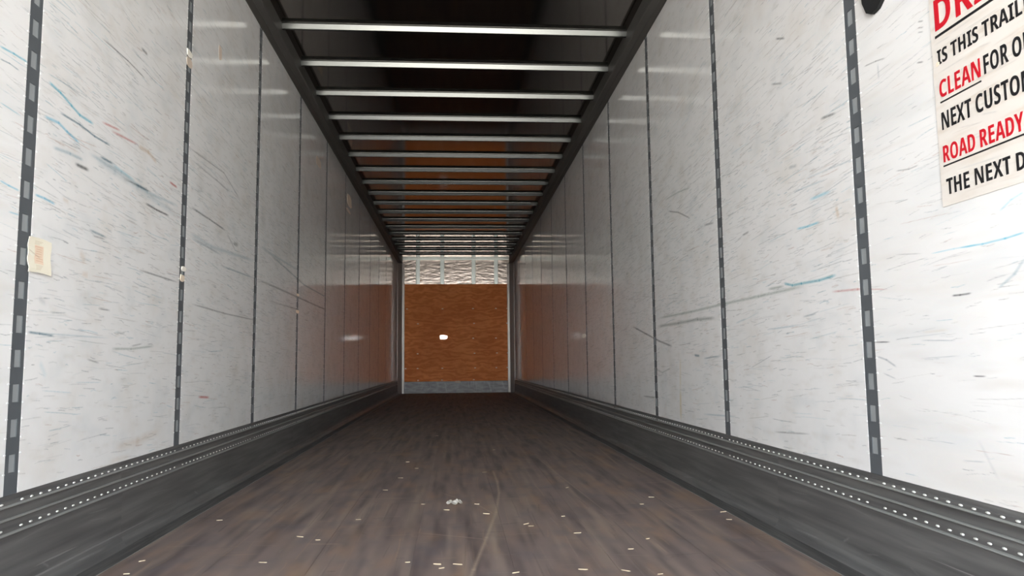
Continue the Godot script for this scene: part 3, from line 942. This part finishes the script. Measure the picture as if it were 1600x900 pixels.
	mark("R", [Vector2(1.673,0.920),Vector2(1.765,0.923),Vector2(1.854,0.924)], 0.0044, "49b3d3", 0.45)
	mark("R", [Vector2(2.739,0.938),Vector2(2.670,0.924),Vector2(2.598,0.923),Vector2(2.464,0.920),Vector2(2.350,0.925)], 0.0106, "3f8fa3", 0.70)
	mark("R", [Vector2(1.522,1.014),Vector2(1.561,1.005),Vector2(1.599,0.986)], 0.0090, "49b3d3", 0.30)
	mark("R", [Vector2(1.537,0.865),Vector2(1.569,0.835),Vector2(1.621,0.808)], 0.0117, "8fa8b2", 0.50)
	mark("R", [Vector2(2.503,1.214),Vector2(2.358,1.211)], 0.0120, "49b3d3", 0.45)
	mark("R", [Vector2(2.612,1.128),Vector2(2.527,1.122),Vector2(2.442,1.122)], 0.0083, "49b3d3", 0.60)
	mark("R", [Vector2(4.498,0.909),Vector2(3.871,0.906),Vector2(3.393,0.910),Vector2(2.985,0.910),Vector2(2.584,0.912)], 0.0143, "8b958c", 0.60)
	mark("R", [Vector2(4.533,0.859),Vector2(4.106,0.857),Vector2(3.771,0.859),Vector2(3.513,0.851)], 0.0197, "6f736f", 0.55)
	mark("R", [Vector2(5.165,0.885),Vector2(4.818,0.822),Vector2(4.514,0.767),Vector2(4.245,0.729)], 0.0135, "3a3a3a", 0.55)
	mark("R", [Vector2(2.381,0.872),Vector2(2.223,0.865),Vector2(2.065,0.849)], 0.0073, "b5524c", 0.45)
	mark("R", [Vector2(1.783,0.805),Vector2(1.754,0.804),Vector2(1.714,0.805)], 0.0072, "3a3a3a", 0.95)
	mark("R", [Vector2(2.148,0.696),Vector2(2.068,0.695)], 0.0061, "3a3a3a", 0.90)
	mark("R", [Vector2(1.727,0.602),Vector2(1.685,0.602)], 0.0056, "3a3a3a", 0.90)
	mark("R", [Vector2(2.135,0.653),Vector2(2.090,0.643),Vector2(2.044,0.623)], 0.0103, "8d949a", 0.60)
	mark("R", [Vector2(2.110,0.604),Vector2(2.048,0.588)], 0.0069, "8d949a", 0.50)
	mark("R", [Vector2(1.985,1.183),Vector2(1.926,1.173),Vector2(1.885,1.173)], 0.0064, "3a3a3a", 0.45)
	mark("R", [Vector2(2.113,1.547),Vector2(2.051,1.538),Vector2(2.005,1.528)], 0.0068, "3a3a3a", 0.50)
	mark("R", [Vector2(2.395,1.475),Vector2(2.297,1.462)], 0.0097, "3a3a3a", 0.60)
	mark("R", [Vector2(2.709,1.906),Vector2(2.633,1.874)], 0.0088, "3a3a3a", 0.60)
	mark("R", [Vector2(2.326,1.153),Vector2(2.314,1.112)], 0.0230, "c9a98a", 0.55)
	mark("R", [Vector2(4.092,0.657),Vector2(4.112,0.478)], 0.0338, "d8b56a", 0.25)
	mark("R", [Vector2(4.112,0.478),Vector2(4.119,0.313)], 0.0305, "d8b56a", 0.50)
	mark("R", [Vector2(2.042,1.526),Vector2(2.041,1.478)], 0.0084, "8d949a", 0.35)
	mark("R", [Vector2(1.844,1.563),Vector2(1.823,1.555)], 0.0060, "3a3a3a", 0.60)
	mark("R", [Vector2(1.846,1.546),Vector2(1.824,1.538)], 0.0045, "3a3a3a", 0.50)
	mark("R", [Vector2(1.847,1.534),Vector2(1.826,1.526)], 0.0045, "3a3a3a", 0.50)
	mark("R", [Vector2(1.859,1.453),Vector2(1.834,1.445)], 0.0061, "3a3a3a", 0.70)
	mark("R", [Vector2(2.768,1.743),Vector2(2.673,1.711)], 0.0090, "3a3a3a", 0.40)
	mark("R", [Vector2(1.924,0.646),Vector2(1.770,0.652)], 0.0046, "8d949a", 0.40)
	mark("R", [Vector2(2.036,0.702),Vector2(1.812,0.711)], 0.0048, "8d949a", 0.30)
	mark("R", [Vector2(1.919,0.695),Vector2(1.785,0.691)], 0.0053, "6f7d86", 0.50)
	mark("R", [Vector2(2.010,0.944),Vector2(1.894,0.930)], 0.0048, "3a3a3a", 0.25)
	mark("R", [Vector2(1.917,0.716),Vector2(1.806,0.719)], 0.0154, "d8cbb8", 0.40)
	mark("R", [Vector2(2.887,0.930),Vector2(2.741,0.928)], 0.0116, "8b958c", 0.70)
	mark("R", [Vector2(2.596,0.801),Vector2(2.499,0.806)], 0.0063, "6f7d86", 0.50)
	mark("R", [Vector2(2.905,0.768),Vector2(2.624,0.772)], 0.0068, "8fa8b2", 0.50)
	mark("R", [Vector2(2.888,0.360),Vector2(2.592,0.380)], 0.0068, "3a3a3a", 0.35)
	mark("R", [Vector2(2.066,0.418),Vector2(2.011,0.418)], 0.0050, "3a3a3a", 0.35)
	mark("R", [Vector2(1.786,0.391),Vector2(1.706,0.398)], 0.0058, "8d949a", 0.45)
	mark("R", [Vector2(1.723,0.445),Vector2(1.668,0.362)], 0.0112, "8d949a", 0.15)
	mark("R", [Vector2(1.836,0.490),Vector2(1.731,0.471)], 0.0044, "f2f0ec", 0.90)
	mark("R", [Vector2(1.808,0.754),Vector2(1.587,0.758)], 0.0042, "f2f0ec", 0.90)
	mark("R", [Vector2(4.279,1.610),Vector2(4.023,1.597),Vector2(3.819,1.574)], 0.0100, "8b958c", 0.50)
	mark("R", [Vector2(4.234,1.530),Vector2(4.036,1.482),Vector2(3.837,1.410)], 0.0100, "3a3a3a", 0.45)
	mark("R", [Vector2(3.619,1.330),Vector2(3.479,1.317)], 0.0117, "3a3a3a", 0.40)
	mark("R", [Vector2(4.653,0.599),Vector2(4.465,0.573),Vector2(4.285,0.602)], 0.0111, "8b958c", 0.40)
	mark("R", [Vector2(4.270,0.509),Vector2(3.971,0.504),Vector2(3.615,0.506)], 0.0098, "f2f0ec", 0.60)
	mark("R", [Vector2(3.244,0.812),Vector2(3.131,0.825)], 0.0079, "8fa8b2", 0.40)
	mark("R", [Vector2(3.127,1.193),Vector2(3.055,1.197)], 0.0102, "3a3a3a", 0.40)
	mark("R", [Vector2(3.844,0.673),Vector2(3.761,0.669)], 0.0125, "3c5866", 0.70)
	mark("R", [Vector2(3.693,0.655),Vector2(3.463,0.666)], 0.0074, "3c5866", 0.50)
	mark("R", [Vector2(4.949,0.408),Vector2(4.554,0.414)], 0.0118, "3a3a3a", 0.40)
	mark("R", [Vector2(3.725,0.372),Vector2(3.290,0.391)], 0.0087, "8fa8b2", 0.50)
	mark("R", [Vector2(2.622,1.270),Vector2(2.383,1.259)], 0.0062, "8fa8b2", 0.45)
	mark("R", [Vector2(2.654,1.370),Vector2(2.586,1.363)], 0.0130, "8d949a", 0.50)
	mark("R", [Vector2(2.528,1.296),Vector2(2.337,1.287),Vector2(2.216,1.280)], 0.0058, "8fa8b2", 0.35)
	mark("R", [Vector2(1.698,1.333),Vector2(1.587,1.336)], 0.0135, "7fb4c4", 0.30)
	mark("R", [Vector2(1.624,1.288),Vector2(1.551,1.283)], 0.0105, "7fb4c4", 0.35)
